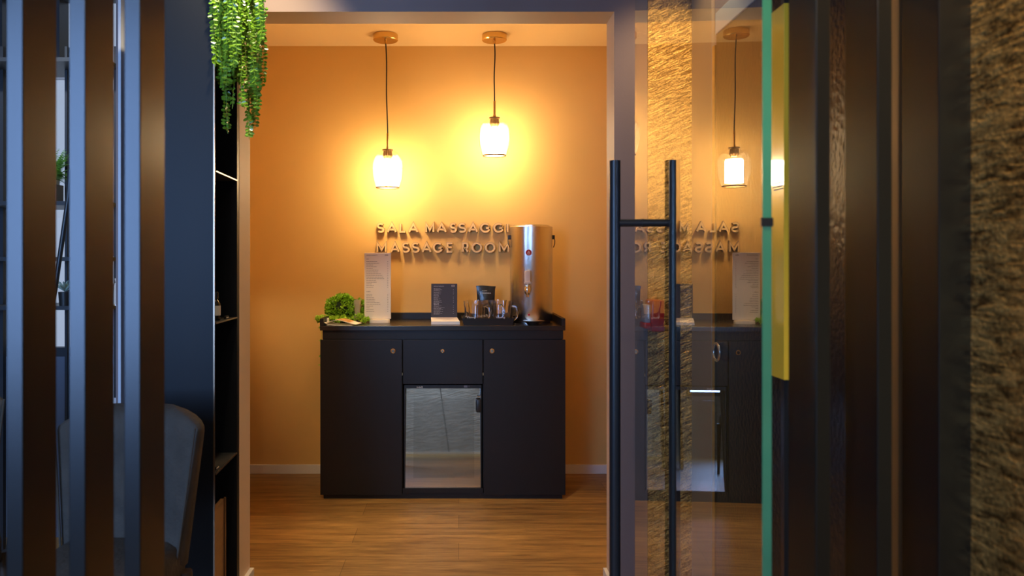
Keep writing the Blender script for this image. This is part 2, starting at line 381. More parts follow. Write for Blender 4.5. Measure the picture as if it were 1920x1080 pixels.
b = B(); box(b, X(207, YL), X(217, YL), YL - 0.015, YL + 0.0, Z(480, YL), Z(170, YL)); obj('curtain', b, mat('taupe_curtain', (0.30, 0.24, 0.24), 0.8), w1)
# pale wall end and shelves between
b = B(); box(b, X(228.5, 2.73), X(233.5, 2.73), 2.70, YF, Z(757, 2.73), TOP); struct('trim_3', b, M_lwhite)

# ------------------------------------------------------------------ glass door (open), handle
TH = R(-2.35); DN = Vector((math.cos(TH), math.sin(TH), 0)); DT = Vector((-DN.y, DN.x, 0)); DD = 0.376
DM = Matrix.Translation(DN * DD) @ Matrix(((DT.x, DN.x, 0, 0), (DT.y, DN.y, 0, 0), (0, 0, 1, 0), (0, 0, 0, 1)))
def dt(px): # along-door coordinate seen at an image column
    t = (px - CX) / F; Yv = DD / (DN.x * t + DN.y); return Vector((t * Yv, Yv, 0)).dot(DT)
t0, t1 = dt(1430), dt(1190.5)
door = thing('glass_door', 'clear frameless glass door standing open with a long black pull handle', 'door', (0.419, 1.04, 0))
b = B(); box(b, t0, t1, 0.0, 0.010, 0.012, 2.36, mat=DM); obj('glass_pane', b, M_dglass, door)
b = B(); box(b, t0 - 0.0025, t0 - 0.0003, -0.0012, 0.0112, 0.012, 2.36, mat=DM); obj('pane_edge', b, M_gedge, door, label='green vertical edge of the glass')
b = B()
for zz in (0.0, 2.36): box(b, t0 - .004, t0 + 0.11, -0.012, 0.022, zz, zz + .05, mat=DM)
for f_ in (): pass
obj('patch_fitting', b, M_bpow, door)
for (za, zb) in ((Z(440, 1.04) - .0, Z(400, 1.04)),):
    b = B(); box(b, t0 - 0.004, t0 + 0.0, -0.003, 0.013, za + .012, za + .024, mat=DM); obj('edge_clip', b, M_bpow, door)
th = dt(1205)
h = None
b = B()
for s in (-0.068 , 0.078):
    tube(b, [DM @ Vector((th, s, 0.22)), DM @ Vector((th, s, Z(301, 1.895)))], 0.0137, 20)
for zz in (Z(418, 1.895), 0.36):
    tube(b, [DM @ Vector((th, -0.068, zz)), DM @ Vector((th, 0.078, zz))], 0.0095, 14)
h = obj('pull_handle', b, M_bpow, door, smooth=50)
b = B()
for zz in (Z(418, 1.895), 0.36): tube(b, [DM @ Vector((th, -0.002, zz)), DM @ Vector((th, 0.012, zz))], 0.0104, 14)
hl = obj('collar', b, M_bplastic, None, smooth=50)
hl.data.transform(Matrix.Translation(-door.location)); hl.parent = h

# ------------------------------------------------------------------ slat screen
SY0, SY1 = 1.0, 1.084
def slat(name, px0, px1, root, extra=0.0):
    x0, x1 = X(px0, SY0), X(px1, SY0)
    r = B(); box(r, x0, x1, SY0 + extra, SY1, 0, TOP, 0.0012)
    return obj(name, r, M_slat, root)
sL = thing('slat_screen', 'left half of the slatted bronze screen, in front of the armchair and shelf unit', 'screen', (X(137, SY0), SY0, 0))
sR = thing('slat_screen', 'right half of the slatted dark screen, between the yellow board and gold wall', 'screen', (X(1650, SY0), SY0, 0))
slat('slat', 11.5, 43, sL)
slat('slat', 129, 160, sL)
slat('slat', 232.5, 263, sL)
slat('slat', 1530, 1557, sR)
slat('slat', 1645, 1673, sR)
slat('end_post', 1760, 1822, sR)
# brass strip between the two right-hand uprights
b = B(); box(b, X(1677, 1.11), X(1692, 1.11), 1.10, 1.125, 0, TOP, 0.002)
o = obj('brass_strip', b, mat('satin_bronze_strip', (0.42, 0.27, 0.15), 0.5, metal=0.3)); props(o, 'thin vertical pale bronze strip between the two right-hand dark uprights', 'trim strip')

# ------------------------------------------------------------------ right side wall: dark door with frame and ring handle
d1 = B(); yA = XS * F / (1341 - CX); yB = YF - 0.009
box(d1, XS - 0.012, XS, yA, yB, 0, TOP, 0.002); struct('trim_4', d1, mat('tan_door_frame', (0.34, 0.23, 0.14), 0.5))
b = B(); box(b, XS - 0.014, XS, XS * F / (1348 - CX), XS * F / (1343.5 - CX), 0, Z(87, 2.5)); struct('trim_5', b, M_brass)
b = B(); box(b, XS - 0.010, XS, 1.35, XS * F / (1348.5 - CX), 0.005, 1.95, 0.002)
dd = struct('door_1', b, M_dkdoor)
yk = XS * F / (1357 - CX)
b = B(); torus(b, (XS - 0.022, yk, Z(660, yk)), 0.030, 0.0055, 'x', sx=1.0, sy=0.9)
tube(b, [(XS - 0.022, yk, Z(660, yk) + .027), (XS - 0.008, yk, Z(660, yk) + .027)], 0.005)
obj('ring_handle', b, M_chrome, dd, smooth=60, label='chrome ring handle')
b = B(); box(b, XS - 0.013, XS, 1.35, XS * F / (1348.5 - CX), 1.95, 2.02, 0.002); struct('trim_6', b, M_grey)

# narrow glossy yellow board
yb0, yb1 = 0.677 * F / (1470 - CX), 0.677 * F / (1446 - CX)
b = B(); box(b, 0.677, 0.690, yb0, yb1, Z(706, 1.65), Z(18, 1.64), 0.001)
o = obj('yellow_board', b, M_yellow); o['label'] = 'narrow glossy yellow board hanging beside the green edge of the glass door'; o['category'] = 'board'
for yy in (Z(345, 1.65), Z(352, 1.65), Z(357, 1.65)):
    q = B(); box(q, 0.6764, 0.6772, yb0 + .005, yb1 - .012 * random.random() - .006, yy - .0012, yy + .0012); t_ = obj('printed_line', q, M_ink, o, world=False)
b = B(); box(b, 0.690, 0.72, yb0 + .03, yb1 - .02, 0, TOP); o = obj('board_post', b, M_bpow); props(o, 'slim black floor-to-ceiling post carrying the yellow board', 'post')

# red dispenser on the gold wall, seen through the glass
yd = YF - 0.008
dsp = thing('wall_dispenser', 'red box-shaped dispenser with grey front, fixed to the gold wall behind the glass door', 'dispenser', (X(1228, 2.68), yd, Z(620, 2.68)))
b = B(); box(b, X(1222, 2.64), X(1246, 2.64), yd - 0.10, yd, Z(622, 2.64), Z(563, 2.64), 0.006); obj('housing', b, M_red, dsp, smooth=40)
b = B(); box(b, X(1210, 2.64), X(1222, 2.64), yd - 0.09, yd - 0.01, Z(617, 2.64), Z(606, 2.64), 0.004); obj('drip_tray', b, M_red, dsp, smooth=40)
b = B(); box(b, X(1212, 2.64), X(1222, 2.64), yd - 0.08, yd - 0.02, Z(606, 2.64), Z(572, 2.64), 0.004); obj('front_panel', b, M_grey, dsp, smooth=40, label='grey front panel')

# ------------------------------------------------------------------ back wall lettering
def arc(cx, cy, rx, ry, a0, a1, n=14):
    return [(cx + rx * math.cos(R(a0 + (a1 - a0) * i / n)), cy + ry * math.sin(R(a0 + (a1 - a0) * i / n))) for i in range(n + 1)]
GL = {
 'S': [arc(.5, .75, .46, .25, 35, 270) + arc(.5, .25, .5, .25, 90, -145)[1:]],
 'A': [[(0, 0), (.5, 1), (1, 0)], [(.2, .3), (.8, .3)]],
 'L': [[(0, 1), (0, 0), (1, 0)]],
 'M': [[(0, 0), (0, 1), (.5, .22), (1, 1), (1, 0)]],
 'G': [arc(.5, .5, .5, .5, 48, 358, 26) + [(1, .46), (.56, .46)]],
 'I': [[(.5, 0), (.5, 1)]],
 'E': [[(1, 1), (0, 1), (0, 0), (1, 0)], [(0, .52), (.85, .52)]],
 'R': [[(0, 0), (0, 1), (.55, 1)] + arc(.55, .72, .42, .28, 90, -90, 12)[1:] + [(0, .44)], [(.5, .44), (1, 0)]],
 'O': [arc(.5, .5, .5, .5, 90, 450, 30)],
}
def stroke(bm, pts, w_, y0, y1, trim=0.0):
    pts = [Vector((p[0], p[1])) for p in pts]
    closed = (pts[0] - pts[-1]).length < 1e-6
    if closed: pts = pts[:-1]
    n = len(pts)
    if not closed and trim:
        pts[0] = pts[0] + (pts[1] - pts[0]).normalized() * trim; pts[-1] = pts[-1] + (pts[-2] - pts[-1]).normalized() * trim
    Ls, Rs = [], []
    for i, p in enumerate(pts):
        a = pts[i - 1] if (i > 0 or closed) else None; c = pts[(i + 1) % n] if (i < n - 1 or closed) else None
        d1_ = (p - a).normalized() if a is not None else (c - p).normalized(); d2_ = (c - p).normalized() if c is not None else d1_
        n1, n2 = Vector((-d1_.y, d1_.x)), Vector((-d2_.y, d2_.x)); mm = (n1 + n2)
        if mm.length < 1e-4: mm = n1
        mm.normalize(); k = min(1 / max(mm.dot(n1), 0.3), 2.2)
        Ls.append(p + mm * w_ / 2 * k); Rs.append(p - mm * w_ / 2 * k)
    V = [[bm.verts.new((q.x, y, q.y)) for q in Q] for Q in (Ls, Rs) for y in (y0, y1)]
    m_ = n if closed else n - 1
    for i in range(m_):
        j = (i + 1) % n; l0, l1, r0, r1 = V
        bm.faces.new((l0[i], l0[j], r0[j], r0[i])); bm.faces.new((l1[i], r1[i], r1[j], l1[j]))
        bm.faces.new((l0[i], l1[i], l1[j], l0[j])); bm.faces.new((r0[i], r0[j], r1[j], r1[i]))
    if not closed:
        bm.faces.new([V[k][0] for k in (0, 2, 3, 1)]); bm.faces.new([V[k][-1] for k in (0, 1, 3, 2)])
YT = 4.410
def sign_line(word, spans, ztop_px, zbot_px, label):
    root = thing('wall_sign', label, 'sign', (X(spans[0][0], YT), YW, Z(zbot_px, YT)), group=None)
    sw = 0.0135
    for ch, (a, c) in zip(word, spans):
        x0, x1 = X(a, YT) + sw / 2, X(c, YT) - sw / 2; z0, z1 = Z(zbot_px, YT) + sw / 2, Z(ztop_px, YT) - sw / 2
        if ch == 'I': x0 = x1 = (x0 + x1) / 2
        bm = B(); bf = B()
        for st in GL[ch]:
            pp = [(x0 + p[0] * (x1 - x0), z0 + p[1] * (z1 - z0)) for p in st]
            stroke(bm, pp, sw, YT, YW); stroke(bf, pp, sw - 0.0040, YT - 0.0008, YT, trim=0.0)
        l = obj('letter', bm, M_rim, root); obj('letter_face', bf, M_letter, l, world=True)
def sp(v): return [(690 + a / 5.142, 690 + c / 5.142) for a, c in v]
sign_line('SALAMASSAGGI', sp([(82, 160), (180, 280), (300, 370), (385, 488), (550, 642), (658, 762), (785, 858), (868, 950), (962, 1064), (1078, 1184), (1206, 1312), (1338, 1356)]), 417.5, 437, 'upper line of raised beige wall letters reading SALA MASSAGGI')
sign_line('MASSAGEROOM', sp([(80, 182), (212, 308), (325, 405), (418, 500), (515, 615), (622, 726), (755, 824), (905, 974), (996, 1102), (1124, 1230), (1260, 1364)]), 454, 474.5, 'lower line of raised beige wall letters reading MASSAGE ROOM')

# ------------------------------------------------------------------ pendant lamps
def pendant(i):
    x, y, z = PEND[i]
    lab = ['lower left glass pendant lamp with brass canopy, left of the wall sign', 'higher right glass pendant lamp with brass canopy, above the end of the wall sign'][i]
    t = thing('pendant_lamp', lab, 'lamp', (x, y, CZ), group='glass pendant lamps over the cabinet')
    cxo = X([723, 927][i], y)
    b = B(); lathe(b, [(0.064, -0.034), (0.068, -0.030), (0.068, -0.002), (0.066, 0.0)], (cxo, y, CZ), 48); obj('canopy', b, M_brass, t, smooth=40)
    b = B(); lathe(b, [(0.006, -0.05), (0.009, -0.034)], (cxo, y, CZ), 16); obj('cord_grip', b, M_brass, t, smooth=40)
    zt = z + 0.205                      # top plate
    b = B(); n = 14
    pts = []
    for k in range(n + 1):
        u = k / n; pts.append((cxo + (x - cxo) * u + 0.004 * math.sin(u * 7) * (1 - u), y, CZ - 0.04 + (zt + 0.09 - CZ + 0.04) * u))
    tube(b, pts, 0.0035, 8); obj('cord', b, M_cord, t, smooth=60)
    b = B(); tube(b, [(x, y, zt + 0.095), (x, y, zt + 0.012)], 0.0062, 12); lathe(b, [(0.0085, 0), (0.0085, 0.016)], (x, y, zt + 0.002), 16); obj('rod', b, M_brass, t, smooth=50)
    b = B(); lathe(b, [(0.030, 0), (0.030, 0.005)], (x, y, zt), 32); obj('top_plate', b, M_bronze, t, smooth=50)
    b = B(); lathe(b, [(0.016, -0.046), (0.024, -0.03), (0.020, -0.0)], (x, y, zt), 24, rib=0.12, ribn=12)
    obj('socket', b, M_bronze, t)
    prof = [(0.030, 0.203), (0.050, 0.196), (0.072, 0.176), (0.083, 0.148), (0.086, 0.110), (0.083, 0.065), (0.075, 0.030), (0.066, 0.008), (0.064, 0.0)]
    prof2 = [(r_ - 0.003, h_ - (0.002 if k < 8 else 0)) for k, (r_, h_) in enumerate(prof)]
    b = B(); lathe(b, prof + prof2[::-1], (x, y, z), 240, rib=0.012, ribn=60, close=True); g = obj('glass_shade', b, M_dome, t, smooth=80)
    b = B(); torus(b, (x, y, z), 0.062, 0.0034, 'z', 48, 8); obj('rim_ring', b, M_bronze, t, smooth=60)
    b = B()
    op = [(0.024, 0.148), (0.044, 0.145), (0.048, 0.135), (0.048, 0.018), (0.044, 0.018), (0.044, 0.13), (0.024, 0.142)]
    lathe(b, op, (x, y, z), 40, close=True); obj('diffuser', b, M_opal, t, smooth=50, label='glowing white inner cylinder')
pendant(0); pendant(1)

# ------------------------------------------------------------------ cabinet
CY0 = 3.95; WT = 0.892
cabX0, cabX1 = X(600, CY0), X(1060, CY0)
cab = thing('black_cabinet', 'low black cabinet with two doors and a centre drawer, under the wall signs', 'cabinet', ((cabX0 + cabX1) / 2, 4.2, 0))
xa, xb = X(755, CY0), X(905.5, CY0)
yb = YW - 0.001
zD = Z(636, CY0)         # top of doors
b = B()                   # carcass around the fridge niche
box(b, cabX0 + .012, xa, CY0 + .02, yb, 0.03, zD + .0)
box(b, xb, cabX1 - .012, CY0 + .02, yb, 0.03, zD)
box(b, xa, xb, CY0 + .02, yb, Z(721, CY0) + .004, zD); box(b, xa, xb, CY0 + .005, yb, 0.03, 0.055)
box(b, xa, xb, 4.40, yb, 0.055, 0.62)
box(b, X(604, CY0), X(1056.5, CY0), CY0 + .012, yb, zD, 0.868)
obj('body', b, M_black, cab)
b = B(); box(b, X(606, CY0), X(1055, CY0), CY0 + .012, yb - .02, 0, 0.03); obj('plinth', b, M_black, cab)
b = B(); box(b, cabX0, cabX1, CY0 - .003, yb, 0.868, WT, 0.0015); wt = obj('worktop', b, M_top, cab)
for nm, px0, px1, z0, z1, lx in (('door', 600.5, 753.7, 0.022, zD, 737), ('door', 907, 1060.2, 0.022, zD, 922.5), ('drawer', 755.8, 904.8, Z(720, CY0), zD, 829.7)):
    b = B(); box(b, X(px0, CY0), X(px1, CY0), CY0, CY0 + .019, z0, z1 - .0035, 0.001); d = obj(nm, b, M_black, cab)
    r_ = 0.0125 if nm == 'door' else 0.0100
    b = B(); lathe(b, [(r_, 0.0), (r_, -0.003), (r_ * .8, -0.0045), (r_ * .62, -0.0032), (r_ * .6, -0.0055), (0.0001, -0.0055)], (X(lx, CY0), CY0, Z(658, CY0)), 28, axis='y')
    off = cab.location
    l = obj('lock', b, M_chrome, d, world=False, smooth=40, label='round chrome lock'); l.data.transform(Matrix.Translation(-off))
    b = B(); box(b, X(lx, CY0) - .001, X(lx, CY0) + .001, CY0 - .0060, CY0 - .0054, Z(658, CY0) - .004, Z(658, CY0) + .004); k = obj('keyhole', b, M_void, d, world=False); k.data.transform(Matrix.Translation(-off))
for px0, px1 in ((600, 606.8), (1053, 1060)):
    b = B(); box(b, X(px0, CY0), X(px1, CY0), CY0 - .003, yb, WT, 0.930, 0.0012); obj('end_rim', b, M_black, cab)
b = B(); box(b, X(606.8, CY0), X(1053, CY0), yb - .018, yb, WT, 0.930, 0.0012); obj('back_rim', b, M_black, cab)
for px_ in (754.3, 905.8):
    b = B(); box(b, X(px_, CY0) - .0018, X(px_, CY0) + .0018, CY0 + .001, CY0 + .006, Z(704, CY0), Z(699, CY0)); obj('hinge', b, M_chrome, cab)

# fridge
fg = thing('mini_fridge', 'small built-in fridge with a mirrored glass door, in the middle of the black cabinet', 'fridge', ((xa + xb) / 2, 4.15, 0.055))
fx0, fx1 = X(757.5, CY0), X(903, CY0)
b = B(); box(b, fx0, fx1, CY0 + .075, 4.39, 0.058, Z(722, CY0) - .002, 0.002); obj('cabinet_body', b, M_bplastic, fg)
fz0, fz1 = Z(918.5, CY0), Z(729, CY0)
b = B()
box(b, fx0, fx1, CY0 + .012, CY0 + .05, Z(729, CY0), Z(722.5, CY0), 0.001)
box(b, fx0, X(759.5, CY0), CY0 + .012, CY0 + .06, fz0 - .004, fz1); box(b, X(901.5, CY0), fx1, CY0 + .012, CY0 + .06, fz0 - .004, fz1); box(b, fx0, fx1, CY0 + .012, CY0 + .06, fz0 - .008, fz0)
fd = obj('door', b, M_bplastic, fg)
TILT = R(5.7)
def fmat():
    return Matrix.Translation(((fx0 + fx1) / 2, CY0 + .016, fz0)) @ Matrix.Rotation(R(0.6), 4, 'Z') @ Matrix.Rotation(-TILT, 4, 'X')
hw = (X(901.5, CY0) - X(759.5, CY0)) / 2; hh = (fz1 - fz0) / math.cos(TILT)
b = B(); box(b, -hw, hw, 0, .004, 0, hh, mat=fmat()); mi = obj('mirror_glass', b, M_mirror, None); mi.data.transform(Matrix.Translation(-fg.location)); mi.parent = fd
b = B(); box(b, -hw + .042, hw - .032, -.0006, .0, .055, hh - .062, mat=fmat()); mi = obj('inner_pane', b, M_mirror2, None); mi.data.transform(Matrix.Translation(-fg.location)); mi.parent = fd
b = B(); text_into(b, 'indelB', 0.031, Vector((X(781, CY0), CY0 + .0112, Z(728, CY0)))); t_ = obj('brand_lettering', b, mat('white_print', (0.7, 0.7, 0.7), 0.5), None); t_.data.transform(Matrix.Translation(-fg.location)); t_.parent = fd
b = B(); box(b, X(870, CY0), X(876.5, CY0), CY0 + .0108, CY0 + .012, Z(727.3, CY0), Z(723.2, CY0)); box(b, X(879, CY0), X(879.8, CY0), CY0 + .0108, CY0 + .012, Z(726.5, CY0), Z(723.2, CY0)); t_ = obj('display', b, M_dgrey, None); t_.data.transform(Matrix.Translation(-fg.location)); t_.parent = fd
b = B(); box(b, X(893.3, CY0), X(901.8, CY0), CY0 + .004, CY0 + .026, Z(774, CY0), Z(749.5, CY0), 0.003); obj('handle', b, M_bplastic, fg, smooth=40)
b = B(); box(b, X(895.5, CY0), X(901.3, CY0), CY0 + .008, CY0 + .03, Z(745.2, CY0), Z(744, CY0)); obj('latch', b, M_chrome, fg, label='small bright metal latch')

# ------------------------------------------------------------------ foliage helpers
def leaf(bm, p, d, up, L_, W_, mi=0, curl=0.25):
    d = d.normalized(); s = d.cross(up)
    if s.length < 1e-4: s = d.cross(Vector((1, 0, 0)))
    s.normalize(); n = s.cross(d)
    v = [bm.verts.new(q) for q in (p, p + d * L_ * .4 + s * W_ / 2 + n * L_ * curl * .3, p + d * L_ * .85 + s * W_ * .32 + n * L_ * curl * .1, p + d * L_ - n * L_ * curl * .2,
                                   p + d * L_ * .85 - s * W_ * .32 + n * L_ * curl * .1, p + d * L_ * .4 - s * W_ / 2 + n * L_ * curl * .3)]
    bm.faces.new((v[0], v[1], v[2], v[3])).material_index = mi; bm.faces.new((v[0], v[3], v[4], v[5])).material_index = mi
def rnd(): 
    while True:
        v = Vector((random.uniform(-1, 1), random.uniform(-1, 1), random.uniform(-1, 1)))
        if 0.1 < v.length < 1: return v.normalized()
def cluster(bm, p, out, r, n=9, L_=0.013, W_=0.008, mi=0):
    for _ in range(n):
        d = (out * 0.9 + rnd()).normalized()
        leaf(bm, p + rnd() * r * .35, d, rnd(), L_ * random.uniform(.7, 1.2), W_ * random.uniform(.8, 1.2), mi)

# counter plant
YP = 4.20
pc = Vector((X(646, YP), YP, WT + 0.082))
pl = thing('potted_plant', 'bushy bright green plant in a beige pot at the left cabinet end', 'plant', (pc.x, YP, WT))
b = B(); 
PM = Matrix.Translation((X(664, YP), YP + .01, WT + .008))
vs = []
for (hx, z_) in ((0.028, 0.0), (0.036, 0.115), (0.033, 0.115), (0.026, 0.02)):
    vs.append([b.verts.new(PM @ Vector((sx * hx, sy * hx, z_))) for sx, sy in ((-1, -1), (1, -1), (1, 1), (-1, 1))])
for r0, r1 in zip(vs, vs[1:]):
    for k in range(4): b.faces.new((r0[k], r0[(k + 1) % 4], r1[(k + 1) % 4], r1[k]))
b.faces.new(vs[0]); b.faces.new(vs[-1]); obj('pot', b, M_pot, pl)
b = B(); box(b, X(664, YP) - .03, X(664, YP) + .032, YP - .02, YP + .042, WT, WT + .008); obj('saucer', b, M_bplastic, pl)
b = B(); c2 = Vector((X(641, YP), YP - .01, WT + .078))
for i in range(430):
    d = rnd(); q = Vector((d.x * .082, d.y * .06, d.z * .066)) * random.uniform(.82, 1.05)
    p = c2 + q
    if p.z < WT + .012: continue
    if p.x > X(662, YP) and p.z < WT + .09 and p.y < YP: continue
    cluster(b, p, d, .012, 8, .0170, .0105, 0)
for i in range(60):   # growth on the far side of the pot
    p = Vector((X(random.uniform(668, 682), YP), YP + random.uniform(0.02, .06), WT + random.uniform(.02, .125))); cluster(b, p, Vector((.5, -.2, .4)), .01, 9, .013, .008, 0)
obj('foliage', b, M_leaf, pl)
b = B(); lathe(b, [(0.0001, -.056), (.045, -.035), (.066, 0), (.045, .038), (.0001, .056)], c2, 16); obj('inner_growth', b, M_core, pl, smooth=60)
b = B()
for i in range(120):
    u = random.random(); px_ = random.uniform(600, 692); 
    if 657 < px_ < 662: continue
    p = Vector((X(px_, YP), YP - random.uniform(.06, .11) + (0.03 if px_ > 660 else 0), WT + .010 + random.random() * (.026 if px_ < 665 else .034)))
    if px_ > 684: p.z = WT + .006 + random.random() * .014
    cluster(b, p, Vector((random.uniform(-.4, .4), -.4, .7)).normalized(), .01, 10, .014, .010, 0)
obj('lower_foliage', b, M_leaf2, pl, label='lighter lime green lower growth')
b = B()
for k, yy in enumerate((596, 615, 640, 650, 668, 684)):
    p = Vector((cabX0 - .012, CY0 + .10, Z(yy, CY0 + .1)));  cluster(b, p, Vector((-.3, -.5, 0)), .01, 6, .011, .007, 0)
tube(b, [(cabX0 + .03, CY0 + .12, WT + .05), (cabX0 - .004, CY0 + .11, .937), (cabX0 - .010, CY0 + .10, .90), (cabX0 - .010, CY0 + .10, Z(686, CY0 + .1))], 0.0012, 5)
obj('trailing_stem', b, M_leaf, pl)

# small white holder in the left corner and magazine
b = B(); box(b, X(607.5, 4.06), X(617, 4.06), 4.05, 4.062, WT, Z(596, 4.06), .002); o = obj('card_holder', b, M_paper); props(o, 'small upright white card in the left corner of the cabinet top, beside the magazine', 'card')
mg = thing('magazine', 'curled open magazine with an orange picture, lying at the left end of the cabinet top', 'magazine', (X(640, 4.0), 4.0, WT))
def sheet(zs, name, m, th=0.0016, x0=612, x1=669, ya=3.965, yb_=4.055, skew=.02):
    b = B(); n = len(zs); rows = []
    for k, z_ in enumerate(zs):
        u = k / (n - 1); x = X(x0 + (x1 - x0) * u, 4.0)
        rows.append([b.verts.new(v) for v in ((x, ya, WT + z_), (x + skew, yb_, WT + z_ + .002), (x + skew, yb_, WT + z_ + .002 + th), (x, ya, WT + z_ + th))])
    for a, c in zip(rows, rows[1:]):
        for k in range(4): b.faces.new((a[k], a[(k + 1) % 4], c[(k + 1) % 4], c[k]))
    b.faces.new(rows[0]); b.faces.new(rows[-1]); return obj(name, b, m, mg, smooth=60)
sheet([.014, .003, .0005, .0002, .0002, .0002, .0005], 'back_cover', M_paper, x0=610, x1=662)
sheet([.013, .021, .027, .027, .022, .015, .0085, .004], 'front_page', M_paper, x0=613, x1=669)
b = B(); zz = [.021, .027, .027, .022, .015]; rows = []
for k, z_ in enumerate(zz):
    x = X(621 + (655 - 621) * k / 4, 4.0); rows.append([b.verts.new((x + .004, 3.972, WT + z_ + .0024)), b.verts.new((x + .018, 4.048, WT + z_ + .0040))])
for a, c in zip(rows, rows[1:]): b.faces.new((a[0], a[1], c[1], c[0]))
obj('picture', b, M_pic, mg, smooth=60, label='orange and brown printed picture')

# tall white price list
YM = 4.17
ml = thing('tall_menu_card', 'tall narrow white printed price list in a white stand, beside the green plant', 'menu', (X(711, YM), YM, WT))
b = B(); lathe(b, [(0.056, 0), (0.056, 0.015), (0.053, 0.018)], (X(712, YM), YM - .005, WT), 48); bmesh.ops.scale(b, vec=(1, .62, 1), space=Matrix.Translation((0, -(YM - .005), 0)), verts=b.verts)
obj('stand', b, M_paper, ml, smooth=40)
mz0, mz1 = WT + .020, Z(474, YM)
b = B(); box(b, X(683.3, YM), X(733, YM), YM - .003, YM + .003, mz0, mz1, .0015); card = obj('card', b, M_paper, ml)
def lines_on(rows, x_l, x_r, y, m, name, parent, root, hgt=0.0014):
    rows = sorted(rows); blocks = [[rows[0]]]
    for r_ in rows[1:]:
        if r_[0] - blocks[-1][-1][0] > 4.2: blocks.append([])
        blocks[-1].append(r_)
    for bl_ in blocks:
        b = B(); c = B(); nr = 0
        for py, wid, right in bl_:
            x = x_l; z_ = Z(py, y)
            xe = x_l + wid
            while x < xe:
                ww = min(random.uniform(.006, .017), xe - x)
                box(b, x, x + ww, y - .0007, y - .0001, z_ - hgt / 2, z_ + hgt / 2); x += ww + .0016
            if right: nr += 1; box(c, x_r - .005, x_r, y - .0007, y - .0001, z_ - hgt / 2, z_ + hgt / 2)
        for nm, q in ((name, b), ('price_column', c)):
            o = obj(nm, q, m, None); o.data.transform(Matrix.Translation(-root.location)); o.parent = parent
wd1 = [52, 62, 34, 50, 32, 58, 56, 70, 78, 82, 88, 46, 50, 26, 36, 34]
rows = [(490.5 + k * 3.22, w_ * .00112, True) for k, w_ in enumerate(wd1)]
wd2 = [28, 28, 38, 42, 42, 64, 68, 34, 16, 36, 38]
rows += [(551.6 + k * 3.2, w_ * .00112, True) for k, w_ in enumerate(wd2)]
lines_on(rows, X(687, YM), X(728, YM), YM - .003, M_ink, 'price_lines', card, ml)
def put(b_, nm_, m_, parent, root):
    o_ = obj(nm_, b_, m_, None); o_.data.transform(Matrix.Translation(-root.location)); o_.parent = parent; return o_
for s_, w_, px_, py_ in (('LISTINO PRODOTTI', .059, 687, 479.5), ('VISO', .0135, 687, 486.5), ('CORPO', .022, 687, 547.5)):
    b = B(); text_into(b, s_, w_, Vector((X(px_, YM), YM - .0034, Z(py_, YM)))); put(b, 'heading', M_ink, card, ml)
b = B(); torus(b, (X(723.2, YM), YM - .0034, Z(478.5, YM)), .0036, .0008, 'y', 16, 5); torus(b, (X(726.4, YM), YM - .0034, Z(478.5, YM)), .0036, .0008, 'y', 16, 5)
put(b, 'emblem', M_ink, card, ml)

# short charcoal price list
YN = 4.10
mb = thing('short_menu_card', 'short charcoal price list with pale print in a white stand, beside the tray of mugs', 'menu', (X(833, YN), YN, WT))
b = B(); v = [b.verts.new(q) for q in ((X(809, 4.09), YN - .05, WT + .0), (X(862, 4.06), YN - .05, WT), (X(862, 4.06), YN + .02, WT), (X(809, 4.09), YN + .02, WT),
     (X(809.5, 4.09), YN - .05, WT + .015), (X(862, 4.06), YN - .05, WT + .015), (X(857, YN), YN + .004, WT + .033), (X(808, YN), YN + .004, WT + .033))]
for f_ in ((0, 1, 2, 3), (0, 4, 5, 1), (4, 7, 6, 5), (7, 3, 2, 6), (0, 3, 7, 4), (1, 5, 6, 2)): b.faces.new([v[i] for i in f_])
obj('stand', b, M_paper, mb)
b = B(); box(b, X(808.5, YN), X(857.3, YN), YN + .004, YN + .009, WT + .012, Z(532, YN), .001); card = obj('card', b, M_menu, mb)
yy = YN + .004
rows = [(543.4, .046, True), (547.5, .040, True), (551, .037, True), (557, .030, True), (560.5, .036, True), (564, .042, True), (567, .044, True), (573.5, .042, True), (577, .058, True), (580.5, .050, True), (584, .050, True), (587.6, .046, True)]
rows += [(p_ + 1.4, w_ * .7, False) for p_, w_, q_ in rows]
lines_on(rows, X(813, YN), X(851, YN), yy, M_inkl, 'price_lines', card, mb, .0010)
for s_, w_, px_, py_ in (('LISTINO MASSAGGI', .054, 813, 537.5), ('Massaggi relax', .036, 813, 542.0), ('Drenante', .028, 813, 555.3), ('Sport', .028, 813, 571.8)):
    b = B(); text_into(b, s_, w_, Vector((X(px_, YN), yy - .0004, Z(py_, YN)))); put(b, 'heading', M_inkl, card, mb)
b = B(); torus(b, (X(848, YN), yy - .0004, Z(536, YN)), .0040, .0009, 'y', 16, 5); torus(b, (X(851, YN), yy - .0004, Z(536, YN)), .0040, .0009, 'y', 16, 5)
put(b, 'emblem', M_inkl, card, mb)

# tray
ty0, ty1 = 4.00, 4.20
b = B(); tx0, tx1 = X(869.5, ty0), X(961, ty0); fl = .010; hz = .036
def ring(z_, o_): return [b.verts.new(q) for q in ((tx0 - o_, ty0 - o_ * .3, z_), (tx1 + o_, ty0 - o_ * .3, z_), (tx1 + o_, ty1 + o_, z_), (tx0 - o_, ty1 + o_, z_))]
rr = [ring(WT + .0, 0), ring(WT + hz, fl), ring(WT + hz, fl - .003), ring(WT + .006, -.003)]
for a, c in zip(rr, rr[1:]):
    for k in range(4): b.faces.new((a[k], a[(k + 1) % 4], c[(k + 1) % 4], c[k]))
b.faces.new(rr[0]); b.faces.new(rr[-1]); tr = obj('serving_tray', b, M_top); props(tr, 'black rectangular tray holding the glass mugs on the cabinet top', 'tray')

